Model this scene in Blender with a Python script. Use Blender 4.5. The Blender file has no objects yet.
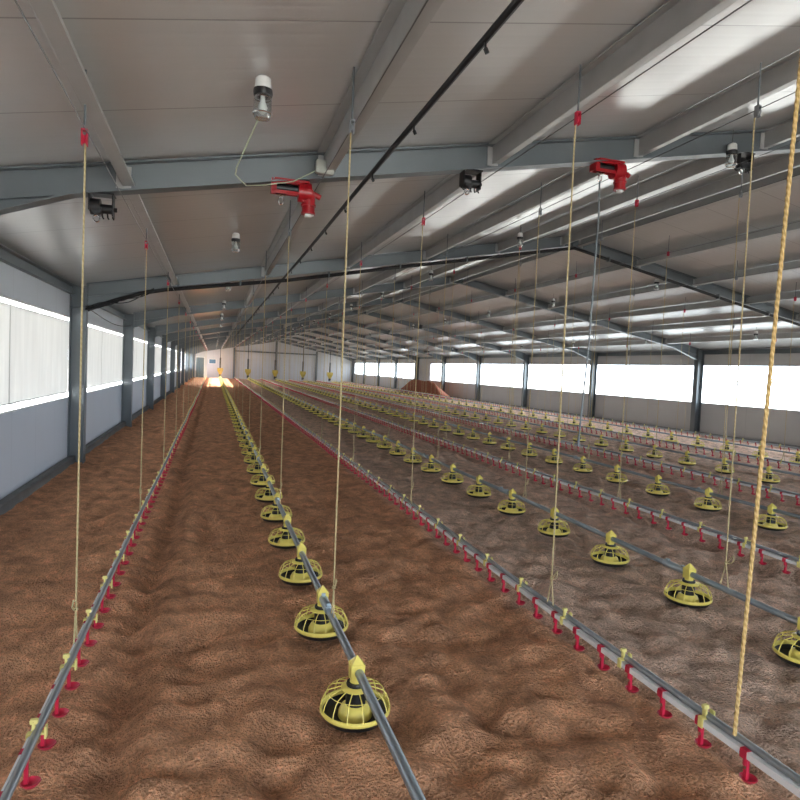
import bpy, math, random
import numpy as np
from mathutils import Vector, Matrix

random.seed(7)
rng = np.random.default_rng(7)
sc = bpy.context.scene
COL = sc.collection

# ------------------------------------------------------------------ camera
F_PX, YAW, PITCH, ROLL, CAM_H = 614.634, 0.2966, 0.0483, 0.0436, 1.70
fw = Vector((math.sin(YAW) * math.cos(PITCH), math.cos(YAW) * math.cos(PITCH), -math.sin(PITCH)))
rt = Vector((math.cos(YAW), -math.sin(YAW), 0))
up = rt.cross(fw)
# the phone was tilted anticlockwise, so the horizon drops to the right
r2 = rt * math.cos(ROLL) + up * math.sin(ROLL)
u2 = -rt * math.sin(ROLL) + up * math.cos(ROLL)
cam_d = bpy.data.cameras.new('camera')
cam = bpy.data.objects.new('camera', cam_d)
COL.objects.link(cam)
M = Matrix((r2, u2, -fw)).transposed().to_4x4()
M.translation = Vector((0, 0, CAM_H))
cam.matrix_world = M
cam_d.sensor_fit = 'HORIZONTAL'
cam_d.sensor_width = 36
cam_d.lens = 36 * F_PX / 800
cam_d.clip_start = 0.05
cam_d.clip_end = 2000
sc.camera = cam

# ------------------------------------------------------------------ sky, sun, exposure
w = bpy.data.worlds.new('daylight')
sc.world = w
w.use_nodes = True
bg = w.node_tree.nodes['Background']
bg.inputs[0].default_value = (0.76, 0.88, 1.0, 1)
bg.inputs[1].default_value = 3.6
sun_d = bpy.data.lights.new('sun', 'SUN')
sun_d.energy = 14.0
sun_d.angle = 0.012
sun_d.color = (1.0, 0.95, 0.88)
sun = bpy.data.objects.new('sun', sun_d)
COL.objects.link(sun)
sd = Vector((1.0, -0.12, -0.62))
sun.rotation_euler = sd.to_track_quat('-Z', 'Y').to_euler()
sc.view_settings.view_transform = 'Standard'
sc.view_settings.look = 'None'
sc.view_settings.gamma = 1
sc.view_settings.use_curve_mapping = False
sc.view_settings.exposure = 1.55

# ------------------------------------------------------------------ dimensions (metres)
XL, XR, XM = -2.19, 15.77, 6.79
YB, YE = -5.0, 71.0
BAY, F0 = 5.995, 4.955
FR = [F0 + BAY * k for k in range(-1, 11)]
FR.append(YE - 0.15)
SL = 0.1915
def zr(x):            # underside of the rafters
    return 3.030 + SL * (x if x < XM else 2 * XM - x)
def zt(x):            # top of the rafters
    return zr(x) + 0.21
def zc(x):            # underside of the roof sheets
    return zr(x) + 0.222
SILL, HEAD_ = 1.03, 2.32

# ------------------------------------------------------------------ portals for the open side of the house
def portal(name, loc, rot, sx, sy):
    d = bpy.data.lights.new(name, 'AREA')
    d.shape = 'RECTANGLE'; d.size = sx; d.size_y = sy
    d.cycles.is_portal = True
    o = bpy.data.objects.new(name, d)
    o.location = loc; o.rotation_euler = rot
    COL.objects.link(o)
portal('window_light', (XR + 0.12, 33, 1.69), (0, math.radians(90), 0), 1.3, 75)
# the tall entrance doorway in the gable behind the camera stands open
DOOR = (-0.4, 6.0, 2.9)
portal('doorway_light', ((DOOR[0] + DOOR[1]) / 2, YB - 0.12, DOOR[2] / 2), (math.radians(90), 0, 0), DOOR[1] - DOOR[0], DOOR[2])

# ------------------------------------------------------------------ materials
def nodes(name):
    m = bpy.data.materials.new(name); m.use_nodes = True
    nt = m.node_tree; nt.nodes.clear()
    out = nt.nodes.new('ShaderNodeOutputMaterial')
    return m, nt, out
def N(nt, t, **kw):
    n = nt.nodes.new(t)
    for k, v in kw.items(): setattr(n, k, v)
    return n
def mat(name, col, rough=0.5, metal=0.0, var=0.12, scale=8.0, bump=0.0, bscale=40, spec=0.5, stretch=None, trans=0.0):
    m, nt, out = nodes(name)
    p = N(nt, 'ShaderNodeBsdfPrincipled')
    p.inputs['Roughness'].default_value = rough
    p.inputs['Metallic'].default_value = metal
    p.inputs['Specular IOR Level'].default_value = spec
    p.inputs['Transmission Weight'].default_value = trans
    nt.links.new(p.outputs[0], out.inputs[0])
    g = N(nt, 'ShaderNodeNewGeometry')
    src = g.outputs['Position']
    if stretch:
        mp = N(nt, 'ShaderNodeMapping'); mp.inputs['Scale'].default_value = stretch
        nt.links.new(src, mp.inputs[0]); src = mp.outputs[0]
    no = N(nt, 'ShaderNodeTexNoise'); no.inputs['Scale'].default_value = scale; no.inputs['Detail'].default_value = 4
    nt.links.new(src, no.inputs['Vector'])
    cr = N(nt, 'ShaderNodeMix', data_type='RGBA')
    c = Vector(col)
    a = [min(1, x * (1 - var)) for x in c]; b = [min(1, x * (1 + var)) for x in c]
    cr.inputs[6].default_value = (*a, 1); cr.inputs[7].default_value = (*b, 1)
    nt.links.new(no.outputs[0], cr.inputs[0])
    nt.links.new(cr.outputs[2], p.inputs['Base Color'])
    if bump:
        n2 = N(nt, 'ShaderNodeTexNoise'); n2.inputs['Scale'].default_value = bscale; n2.inputs['Detail'].default_value = 5
        nt.links.new(src, n2.inputs['Vector'])
        bp = N(nt, 'ShaderNodeBump'); bp.inputs['Strength'].default_value = bump; bp.inputs['Distance'].default_value = 0.02
        nt.links.new(n2.outputs[0], bp.inputs['Height']); nt.links.new(bp.outputs[0], p.inputs['Normal'])
    return m

def litter_mat():
    m, nt, out = nodes('rice_husk_litter')
    L = nt.links.new
    p = N(nt, 'ShaderNodeBsdfPrincipled'); p.inputs['Roughness'].default_value = 0.95
    p.inputs['Specular IOR Level'].default_value = 0.12
    L(p.outputs[0], out.inputs[0])
    g = N(nt, 'ShaderNodeNewGeometry')
    big = N(nt, 'ShaderNodeTexNoise'); big.inputs['Scale'].default_value = 0.55; big.inputs['Detail'].default_value = 3
    mid = N(nt, 'ShaderNodeTexNoise'); mid.inputs['Scale'].default_value = 5; mid.inputs['Detail'].default_value = 6; mid.inputs['Roughness'].default_value = 0.7
    fine = N(nt, 'ShaderNodeTexNoise'); fine.inputs['Scale'].default_value = 75; fine.inputs['Detail'].default_value = 3
    for n in (big, mid, fine): L(g.outputs['Position'], n.inputs['Vector'])
    # bedding is redder at left; sky light painted in as grey on the right
    sx = N(nt, 'ShaderNodeSeparateXYZ'); L(g.outputs['Position'], sx.inputs[0])
    mr = N(nt, 'ShaderNodeMapRange'); mr.inputs[1].default_value = 2.50; mr.inputs[2].default_value = 2.80
    nx = N(nt, 'ShaderNodeMath', operation='MULTIPLY_ADD'); nx.inputs[1].default_value = 0.6
    L(big.outputs[0], nx.inputs[0]); L(sx.outputs[0], nx.inputs[2]); L(nx.outputs[0], mr.inputs[0])
    side = N(nt, 'ShaderNodeMix', data_type='RGBA')
    side.inputs[6].default_value = (0.76, 0.395, 0.225, 1); side.inputs[7].default_value = (0.82, 0.575, 0.44, 1)
    L(mr.outputs[0], side.inputs[0])
    dark = N(nt, 'ShaderNodeMix', data_type='RGBA', blend_type='MULTIPLY'); dark.inputs[0].default_value = 1
    r1 = N(nt, 'ShaderNodeMapRange'); r1.inputs[1].default_value = 0.32; r1.inputs[2].default_value = 0.68; r1.inputs[3].default_value = 0.58; r1.inputs[4].default_value = 1.30
    L(mid.outputs[0], r1.inputs[0]); L(side.outputs[2], dark.inputs[6]); L(r1.outputs[0], dark.inputs[7])
    d2 = N(nt, 'ShaderNodeMix', data_type='RGBA', blend_type='MULTIPLY'); d2.inputs[0].default_value = 1
    r2_ = N(nt, 'ShaderNodeMapRange'); r2_.inputs[1].default_value = 0.3; r2_.inputs[2].default_value = 0.7; r2_.inputs[3].default_value = 0.72; r2_.inputs[4].default_value = 1.22
    L(fine.outputs[0], r2_.inputs[0]); L(dark.outputs[2], d2.inputs[6]); L(r2_.outputs[0], d2.inputs[7])
    L(d2.outputs[2], p.inputs['Base Color'])
    ad = N(nt, 'ShaderNodeMath', operation='MULTIPLY_ADD'); ad.inputs[1].default_value = 0.35
    L(fine.outputs[0], ad.inputs[0]); L(mid.outputs[0], ad.inputs[2])
    bp = N(nt, 'ShaderNodeBump'); bp.inputs['Strength'].default_value = 1.0; bp.inputs['Distance'].default_value = 0.13
    L(ad.outputs[0], bp.inputs['Height']); L(bp.outputs[0], p.inputs['Normal'])
    return m

def sheet_mat(name, col, rough, axis='Y', pitch=1.0, rib=0.125, groove=0.55, bump=0.25, spec=0.5, coat=0.0):
    """coated steel sandwich sheet: joint every metre, shallow ribs between"""
    m, nt, out = nodes(name)
    L = nt.links.new
    p = N(nt, 'ShaderNodeBsdfPrincipled'); p.inputs['Specular IOR Level'].default_value = spec
    p.inputs['Coat Weight'].default_value = coat; p.inputs['Coat Roughness'].default_value = 0.26; p.inputs['Coat IOR'].default_value = 1.8
    L(p.outputs[0], out.inputs[0])
    g = N(nt, 'ShaderNodeNewGeometry'); s = N(nt, 'ShaderNodeSeparateXYZ'); L(g.outputs['Position'], s.inputs[0])
    d = N(nt, 'ShaderNodeMath', operation='PINGPONG'); d.inputs[1].default_value = pitch / 2
    L(s.outputs[axis], d.inputs[0])
    j = N(nt, 'ShaderNodeMath', operation='LESS_THAN'); j.inputs[1].default_value = 0.006
    L(d.outputs[0], j.inputs[0])
    no = N(nt, 'ShaderNodeTexNoise'); no.inputs['Scale'].default_value = 1.3; no.inputs['Detail'].default_value = 4
    L(g.outputs['Position'], no.inputs['Vector'])
    c1 = N(nt, 'ShaderNodeMix', data_type='RGBA')
    c1.inputs[6].default_value = (*[x * 0.9 for x in col], 1); c1.inputs[7].default_value = (*[min(1, x * 1.08) for x in col], 1)
    L(no.outputs[0], c1.inputs[0])
    c2 = N(nt, 'ShaderNodeMix', data_type='RGBA')
    L(j.outputs[0], c2.inputs[0]); L(c1.outputs[2], c2.inputs[6]); c2.inputs[7].default_value = (*[x * groove for x in col], 1)
    L(c2.outputs[2], p.inputs['Base Color'])
    rr = N(nt, 'ShaderNodeMapRange'); rr.inputs[3].default_value = rough * 0.8; rr.inputs[4].default_value = rough * 1.25
    L(no.outputs[0], rr.inputs[0]); L(rr.outputs[0], p.inputs['Roughness'])
    rb = N(nt, 'ShaderNodeMath', operation='PINGPONG'); rb.inputs[1].default_value = rib / 2
    L(s.outputs[axis], rb.inputs[0])
    st = N(nt, 'ShaderNodeMapRange', interpolation_type='SMOOTHSTEP'); st.inputs[1].default_value = 0; st.inputs[2].default_value = rib * 0.25
    L(rb.outputs[0], st.inputs[0])
    bp = N(nt, 'ShaderNodeBump'); bp.inputs['Strength'].default_value = bump; bp.inputs['Distance'].default_value = 0.004
    L(st.outputs[0], bp.inputs['Height']); L(bp.outputs[0], p.inputs['Normal'])
    return m

def curtain_mat(name, col, tr, folds=True):
    m, nt, out = nodes(name)
    L = nt.links.new
    g = N(nt, 'ShaderNodeNewGeometry')
    mp = N(nt, 'ShaderNodeMapping'); mp.inputs['Scale'].default_value = (1, 5, 0.6) if folds else (1, 1, 1)
    L(g.outputs['Position'], mp.inputs[0])
    no = N(nt, 'ShaderNodeTexNoise'); no.inputs['Scale'].default_value = 1.6; no.inputs['Detail'].default_value = 5
    L(mp.outputs[0], no.inputs['Vector'])
    cr = N(nt, 'ShaderNodeMix', data_type='RGBA')
    cr.inputs[6].default_value = (*[x * 0.84 for x in col], 1); cr.inputs[7].default_value = (*[min(1, x * 1.1) for x in col], 1)
    L(no.outputs[0], cr.inputs[0])
    a = N(nt, 'ShaderNodeBsdfDiffuse'); b = N(nt, 'ShaderNodeBsdfTranslucent')
    L(cr.outputs[2], a.inputs[0]); L(cr.outputs[2], b.inputs[0])
    bp = N(nt, 'ShaderNodeBump'); bp.inputs['Strength'].default_value = 0.4; bp.inputs['Distance'].default_value = 0.02
    L(no.outputs[0], bp.inputs['Height']); L(bp.outputs[0], a.inputs['Normal']); L(bp.outputs[0], b.inputs['Normal'])
    mx = N(nt, 'ShaderNodeMixShader'); mx.inputs[0].default_value = tr
    L(a.outputs[0], mx.inputs[1]); L(b.outputs[0], mx.inputs[2]); L(mx.outputs[0], out.inputs[0])
    return m

LITTER = litter_mat()
ROOF = sheet_mat('white_coated_roof_sheet', (0.56, 0.56, 0.55), 0.33, spec=0.9, coat=0.9)
WALLW = sheet_mat('white_wall_panel', (0.52, 0.56, 0.62), 0.45, groove=0.85, bump=0.12)
WALLR = sheet_mat('grey_wall_panel', (0.46, 0.46, 0.46), 0.45, pitch=3.0, groove=0.8, bump=0.12)
WALLE = sheet_mat('end_wall_panel', (0.50, 0.51, 0.53), 0.45, axis='X', bump=0.3, groove=0.7)
STEEL = mat('painted_steel', (0.150, 0.170, 0.182), 0.40, 0.3, 0.15, 3, 0.05, 30)
GALV = mat('galvanised_steel', (0.42, 0.42, 0.41), 0.40, 0.3, 0.15, 5, 0.03, 20)
KERB = mat('kerb_concrete', (0.20, 0.20, 0.20), 0.85, 0, 0.2, 6, 0.3, 60)
CURT = curtain_mat('translucent_curtain', (0.74, 0.74, 0.72), 0.038)
OPAL = curtain_mat('opal_window_sheet', (0.93, 0.95, 0.97), 0.8, False)
SEAM = mat('curtain_seam', (0.55, 0.55, 0.53), 0.7)
YEL = mat('yellow_plastic', (0.86, 0.72, 0.17), 0.38, 0, 0.10, 20)
HOPY = mat('dull_gold_plastic', (0.48, 0.36, 0.06), 0.5)
YELP = mat('pale_yellow_clip_plastic', (0.85, 0.76, 0.28), 0.4)
BLK = mat('black_plastic_and_shade', (0.012, 0.012, 0.014), 0.4)
BLKR = mat('black_rubber_hose', (0.010, 0.010, 0.012), 0.6)
RED = mat('red_plastic', (0.58, 0.02, 0.06), 0.35, 0, 0.1, 20)
REDP = mat('red_gloss_paint', (0.36, 0.008, 0.014), 0.3, 0, 0.15, 20)
PVC = mat('white_pvc_pipe', (0.86, 0.86, 0.87), 0.3)
TUBE = mat('grey_galvanised_tube', (0.32, 0.34, 0.36), 0.35, 0.6, 0.12, 10)
FPIPE = mat('feed_pipe_galvanised', (0.32, 0.37, 0.41), 0.33, 0.55, 0.12, 10)
COUP = mat('coupling_steel', (0.40, 0.47, 0.52), 0.3, 0.5, 0.1, 10)
def rope_mat(name, c1, c2):
    m, nt, out = nodes(name); L = nt.links.new
    p = N(nt, 'ShaderNodeBsdfPrincipled'); p.inputs['Roughness'].default_value = 0.8; L(p.outputs[0], out.inputs[0])
    g = N(nt, 'ShaderNodeNewGeometry'); s = N(nt, 'ShaderNodeSeparateXYZ'); L(g.outputs['Position'], s.inputs[0])
    a = N(nt, 'ShaderNodeMath', operation='ADD'); L(s.outputs[0], a.inputs[0]); L(s.outputs[2], a.inputs[1])
    b = N(nt, 'ShaderNodeMath', operation='PINGPONG'); b.inputs[1].default_value = 0.014; L(a.outputs[0], b.inputs[0])
    c = N(nt, 'ShaderNodeMapRange'); c.inputs[2].default_value = 0.014; L(b.outputs[0], c.inputs[0])
    x = N(nt, 'ShaderNodeMix', data_type='RGBA'); x.inputs[6].default_value = (*c1, 1); x.inputs[7].default_value = (*c2, 1)
    L(c.outputs[0], x.inputs[0]); L(x.outputs[2], p.inputs['Base Color'])
    return m
ROPE = rope_mat('tan_nylon_rope', (0.46, 0.36, 0.18), (0.55, 0.45, 0.25))
ROPET = rope_mat('thick_gold_rope', (0.52, 0.33, 0.11), (0.78, 0.57, 0.26))
WIRE = mat('thin_steel_cable', (0.16, 0.16, 0.16), 0.4, 0.7)
CORD = mat('pale_green_cord', (0.42, 0.46, 0.33), 0.7)
BOXM = mat('pale_plastic_box', (0.45, 0.47, 0.42), 0.5)
CAPM = mat('white_porcelain_cap', (0.72, 0.72, 0.70), 0.3)
CHROME = mat('bright_metal', (0.6, 0.6, 0.6), 0.2, 1.0, 0.05)
def glass():
    m, nt, out = nodes('clear_jar_glass'); L = nt.links.new
    gl = N(nt, 'ShaderNodeBsdfGlossy'); gl.inputs['Roughness'].default_value = 0.05
    tp = N(nt, 'ShaderNodeBsdfTransparent'); tp.inputs[0].default_value = (0.86, 0.9, 0.9, 1)
    lw = N(nt, 'ShaderNodeLayerWeight'); lw.inputs[0].default_value = 0.45
    mx = N(nt, 'ShaderNodeMixShader'); L(lw.outputs['Facing'], mx.inputs[0]); L(tp.outputs[0], mx.inputs[1]); L(gl.outputs[0], mx.inputs[2])
    L(mx.outputs[0], out.inputs[0]); return m
GLASS = glass()
DOORM = mat('dark_green_door_paint', (0.10, 0.14, 0.15), 0.5)
BLUEG = mat('blue_window_glass', (0.10, 0.20, 0.30), 0.2)
FEED = mat('brown_feed', (0.10, 0.06, 0.03), 0.9)
DIRT = mat('red_brown_heap', (0.30, 0.085, 0.040), 0.95, 0, 0.3, 5, 0.7, 30)
OUTG = mat('pale_dry_ground', (0.55, 0.53, 0.48), 0.95, 0, 0.1, 0.3)

# ------------------------------------------------------------------ mesh builder
class MB:
    def __init__(s): s.v = []; s.f = []
    def add(s, vs, fs):
        b = len(s.v); s.v += [tuple(q) for q in vs]; s.f += [tuple(b + i for i in f) for f in fs]; return s
    def box(s, x0, x1, y0, y1, z0, z1):
        vs = [(x, y, z) for x in (x0, x1) for y in (y0, y1) for z in (z0, z1)]
        return s.add(vs, [(0, 1, 3, 2), (4, 6, 7, 5), (0, 4, 5, 1), (2, 3, 7, 6), (0, 2, 6, 4), (1, 5, 7, 3)])
    def prism(s, poly, axis, a, b):
        """poly: list of 2D points; axis 'Y' -> (x,z) extruded in y; 'X' -> (y,z); 'Z' -> (x,y)"""
        n = len(poly)
        def P(q, t): return {'Y': (q[0], t, q[1]), 'X': (t, q[0], q[1]), 'Z': (q[0], q[1], t)}[axis]
        vs = [P(q, a) for q in poly] + [P(q, b) for q in poly]
        fs = [tuple(range(n)), tuple(range(2 * n - 1, n - 1, -1))]
        fs += [(i, i + n, (i + 1) % n + n, (i + 1) % n) for i in range(n)]
        return s.add(vs, fs)
    def tube(s, pts, r, n=8, closed=False, cap=True):
        P = [Vector(p) for p in pts]; m = len(P); rings = []
        prev = None
        for i, p in enumerate(P):
            if closed: t = P[(i + 1) % m] - P[i - 1]
            else: t = (P[min(i + 1, m - 1)] - P[max(i - 1, 0)])
            t.normalize()
            if prev is None:
                a = Vector((0, 0, 1)) if abs(t.z) < 0.9 else Vector((1, 0, 0))
                u = t.cross(a).normalized()
            else:
                u = (prev - t * prev.dot(t)).normalized()
            prev = u; vv = t.cross(u)
            rr = r[i] if isinstance(r, (list, tuple)) else r
            rings.append([p + (u * math.cos(2 * math.pi * k / n) + vv * math.sin(2 * math.pi * k / n)) * rr for k in range(n)])
        vs = [q for ring in rings for q in ring]; fs = []
        for i in range(m if closed else m - 1):
            for k in range(n):
                a = i * n + k; b = i * n + (k + 1) % n; c = ((i + 1) % m) * n + (k + 1) % n; d = ((i + 1) % m) * n + k
                fs.append((a, b, c, d))
        if cap and not closed: fs += [tuple(range(n - 1, -1, -1)), tuple((m - 1) * n + k for k in range(n))]
        return s.add(vs, fs)
    def lathe(s, prof, n=24, c=(0, 0, 0), caps=False):
        vs = [(c[0] + r * math.cos(2 * math.pi * k / n), c[1] + r * math.sin(2 * math.pi * k / n), c[2] + z) for r, z in prof for k in range(n)]
        fs = []
        for i in range(len(prof) - 1):
            for k in range(n):
                fs.append((i * n + k, i * n + (k + 1) % n, (i + 1) * n + (k + 1) % n, (i + 1) * n + k))
        if caps: fs += [tuple(range(n - 1, -1, -1)), tuple((len(prof) - 1) * n + k for k in range(n))]
        return s.add(vs, fs)
    def ring(s, R, z, r, n=24, m=6, c=(0, 0, 0)):
        return s.tube([(c[0] + R * math.cos(2 * math.pi * k / n), c[1] + R * math.sin(2 * math.pi * k / n), c[2] + z) for k in range(n)], r, m, closed=True)
    def join(s, o, off=(0, 0, 0)):
        return s.add([(a + off[0], b + off[1], c + off[2]) for a, b, c in o.v], o.f)
    def mesh(s, name, m, smooth=False, bevel=0):
        me = bpy.data.meshes.new(name); me.from_pydata(s.v, [], s.f); me.update()
        if m: me.materials.append(m)
        import bmesh
        bm = bmesh.new(); bm.from_mesh(me)
        bmesh.ops.recalc_face_normals(bm, faces=bm.faces)
        if bevel: bmesh.ops.bevel(bm, geom=bm.edges[:], offset=bevel, segments=2, affect='EDGES', clamp_overlap=True)
        bm.to_mesh(me); bm.free()
        if smooth:
            me.polygons.foreach_set('use_smooth', [True] * len(me.polygons))
            me.set_sharp_from_angle(angle=math.radians(40))
        return me
def link(name, me, parent=None, loc=None):
    o = bpy.data.objects.new(name, me); COL.objects.link(o)
    if parent: o.parent = parent
    if loc: o.location = loc
    return o
def obj(name, mb, m, parent=None, smooth=False, bevel=0, loc=None):
    return link(name, mb.mesh(name, m, smooth, bevel), parent, loc)
def tag(o, label, cat, group=None):
    o['label'] = label; o['category'] = cat
    if group: o['group'] = group
    return o
def struct(o, label=None):
    o['kind'] = 'structure'
    if label: o['label'] = label
    return o
def empty(name, loc=(0, 0, 0), rz=0):
    o = bpy.data.objects.new(name, None); o.location = loc; o.rotation_euler = (0, 0, rz); o.empty_display_size = 0.1
    COL.objects.link(o); return o
def dup(root, loc):
    r = root.copy(); COL.objects.link(r); r.location = loc
    for ch in root.children:
        c = ch.copy(); COL.objects.link(c); c.parent = r
        for g in ch.children:
            d = g.copy(); COL.objects.link(d); d.parent = c
    return r
ORD = ['first', 'second', 'third', 'fourth', 'fifth', 'sixth', 'seventh', 'eighth', 'ninth', 'tenth', 'eleventh', 'twelfth',
       'thirteenth', 'fourteenth', 'fifteenth', 'sixteenth', 'seventeenth', 'eighteenth', 'nineteenth', 'twentieth']

# ------------------------------------------------------------------ line positions
DX = [-0.645, 2.14, 4.85, 7.82, 10.87, 13.75]
FX = [0.705, 3.55, 6.41, 9.40, 12.38]
PAN_Z = 0.0
PIPE_Z, DR_Z = 0.238, 0.188

# ------------------------------------------------------------------ floor (bumpy litter)
def vnoise(X, Y, cell, seed):
    r = np.random.default_rng(seed).random((257, 257))
    x = X / cell; y = Y / cell
    xi = np.floor(x).astype(int); yi = np.floor(y).astype(int)
    fx = x - xi; fy = y - yi; fx = fx * fx * (3 - 2 * fx); fy = fy * fy * (3 - 2 * fy)
    g = lambda a, b: r[a % 257, b % 257]
    return (g(xi, yi) * (1 - fx) + g(xi + 1, yi) * fx) * (1 - fy) + (g(xi, yi + 1) * (1 - fx) + g(xi + 1, yi + 1) * fx) * fy
def floor_h(X, Y):
    h = (vnoise(X, Y, 0.9, 1) - .5) * 0.030 + (vnoise(X * 0.8, Y, 0.33, 2) - .5) * 0.050
    h += (vnoise(X, Y * 1.3, 0.15, 3) - .5) * 0.060 + (vnoise(X, Y, 0.08, 4) - .5) * 0.032
    # footprints: shallow rounded dents
    d = vnoise(X, Y, 0.28, 9); h -= np.clip(d - 0.72, 0, 1) * 0.18
    for x in DX: h -= 0.060 * np.exp(-((X - x - 0.25 - 0.03 * np.sin(Y)) / 0.085) ** 2)
    for x in DX: h += 0.022 * np.exp(-((X - x - 0.42) / 0.08) ** 2)
    for x in FX: h -= 0.020 * np.exp(-((X - x - 0.26) / 0.08) ** 2) + 0.004
    return h - 0.012
ys = [YB + 0.0]
while ys[-1] < 0.8: ys.append(ys[-1] + 0.4)
while ys[-1] < YE: ys.append(ys[-1] + max(0.028, 0.011 * ys[-1]))
ys[-1] = YE
ys = np.array(ys); xs = np.arange(XL, XR + 0.039, 0.04); xs[-1] = XR
Xg, Yg = np.meshgrid(xs, ys); Zg = floor_h(Xg, Yg)
fade = np.clip((np.minimum(Xg - XL, XR - Xg)) / 0.3, 0, 1); Zg = Zg * fade
nv = Xg.size; nx_, ny_ = len(xs), len(ys)
me = bpy.data.meshes.new('floor')
co = np.stack([Xg, Yg, Zg], -1).reshape(-1).astype(np.float32)
idx = np.arange(nv).reshape(ny_, nx_)
q = np.stack([idx[:-1, :-1], idx[:-1, 1:], idx[1:, 1:], idx[1:, :-1]], -1).reshape(-1, 4)
me.vertices.add(nv); me.vertices.foreach_set('co', co)
me.loops.add(q.size); me.loops.foreach_set('vertex_index', q.reshape(-1).astype(np.int32))
me.polygons.add(len(q)); me.polygons.foreach_set('loop_start', (np.arange(len(q)) * 4).astype(np.int32))
me.polygons.foreach_set('use_smooth', np.ones(len(q), bool))
me.update(); me.validate()
me.materials.append(LITTER)
struct(link('floor', me), 'brown rice husk litter spread over the whole floor')

# outside ground (seen only as glare through the windows)
g1 = MB().box(XR + 0.3, 400, -200, 300, -0.35, -0.15).box(-400, XL - 0.3, -200, 300, -0.35, -0.15).box(XL - 0.3, XR + 0.3, -200, YB - 0.3, -0.35, -0.15)
struct(obj('outside_ground', g1, OUTG))

# ------------------------------------------------------------------ walls
BS = [YB] + FR                       # bay limits
def side_wall(name, x0, x1, m, gaps):
    """gaps: list of (y0, y1) solid stretches of the window band"""
    b = MB()
    b.box(x0, x1, YB, YE, -0.15, SILL)
    b.box(x0, x1, YB, YE, HEAD_, zc(XL) + 0.0)
    for a, c in gaps: b.box(x0, x1, a, c, SILL, HEAD_)
    return struct(obj(name, b, m))
side_wall('wall_left', XL - 0.12, XL, WALLW, [(70.4, YE), (YB, YB + 0.5), (48.9, 50.0)])
side_wall('wall_right', XR, XR + 0.12, WALLR, [(44.1, 48.0), (70.2, YE), (YB, YB + 0.5)])
gable = [(XL - 0.12, -0.15), (XR + 0.12, -0.15), (XR + 0.12, zc(XR)), (XM, zc(XM)), (XL - 0.12, zc(XL))]
struct(obj('wall_back', MB().prism(gable, 'Y', YE, YE + 0.12), WALLE), 'white ribbed gable wall at the far end of the house')
fw_ = MB().prism([(XL - 0.12, -0.15), (DOOR[0], -0.15), (DOOR[0], zc(DOOR[0])), (XL - 0.12, zc(XL))], 'Y', YB - 0.12, YB)
fw_.prism([(DOOR[1], -0.15), (XR + 0.12, -0.15), (XR + 0.12, zc(XR)), (XM, zc(XM)), (DOOR[1], zc(DOOR[1]))], 'Y', YB - 0.12, YB)
fw_.prism([(DOOR[0], DOOR[2]), (DOOR[1], DOOR[2]), (DOOR[1], zc(DOOR[1])), (DOOR[0], zc(DOOR[0]))], 'Y', YB - 0.12, YB)
struct(obj('wall_front', fw_, WALLE))
th = 0.10
struct(obj('ceiling', MB().prism([(XL - 0.4, zc(XL - 0.4)), (XM, zc(XM)), (XR + 0.4, zc(XR + 0.4)), (XR + 0.4, zc(XR + 0.4) + th), (XM, zc(XM) + th), (XL - 0.4, zc(XL - 0.4) + th)], 'Y', YB - 0.3, YE + 0.3), ROOF), 'white coated steel roof sheeting over both slopes')
struct(obj('baseboard_left', MB().box(XL, XL + 0.10, YB, YE, -0.1, 0.10), KERB, bevel=0.01), 'grey concrete kerb along the foot of the left wall')
struct(obj('baseboard_right', MB().box(XR - 0.10, XR, YB, YE, -0.1, 0.07), KERB, bevel=0.01), 'grey concrete kerb along the foot of the right wall')

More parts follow.
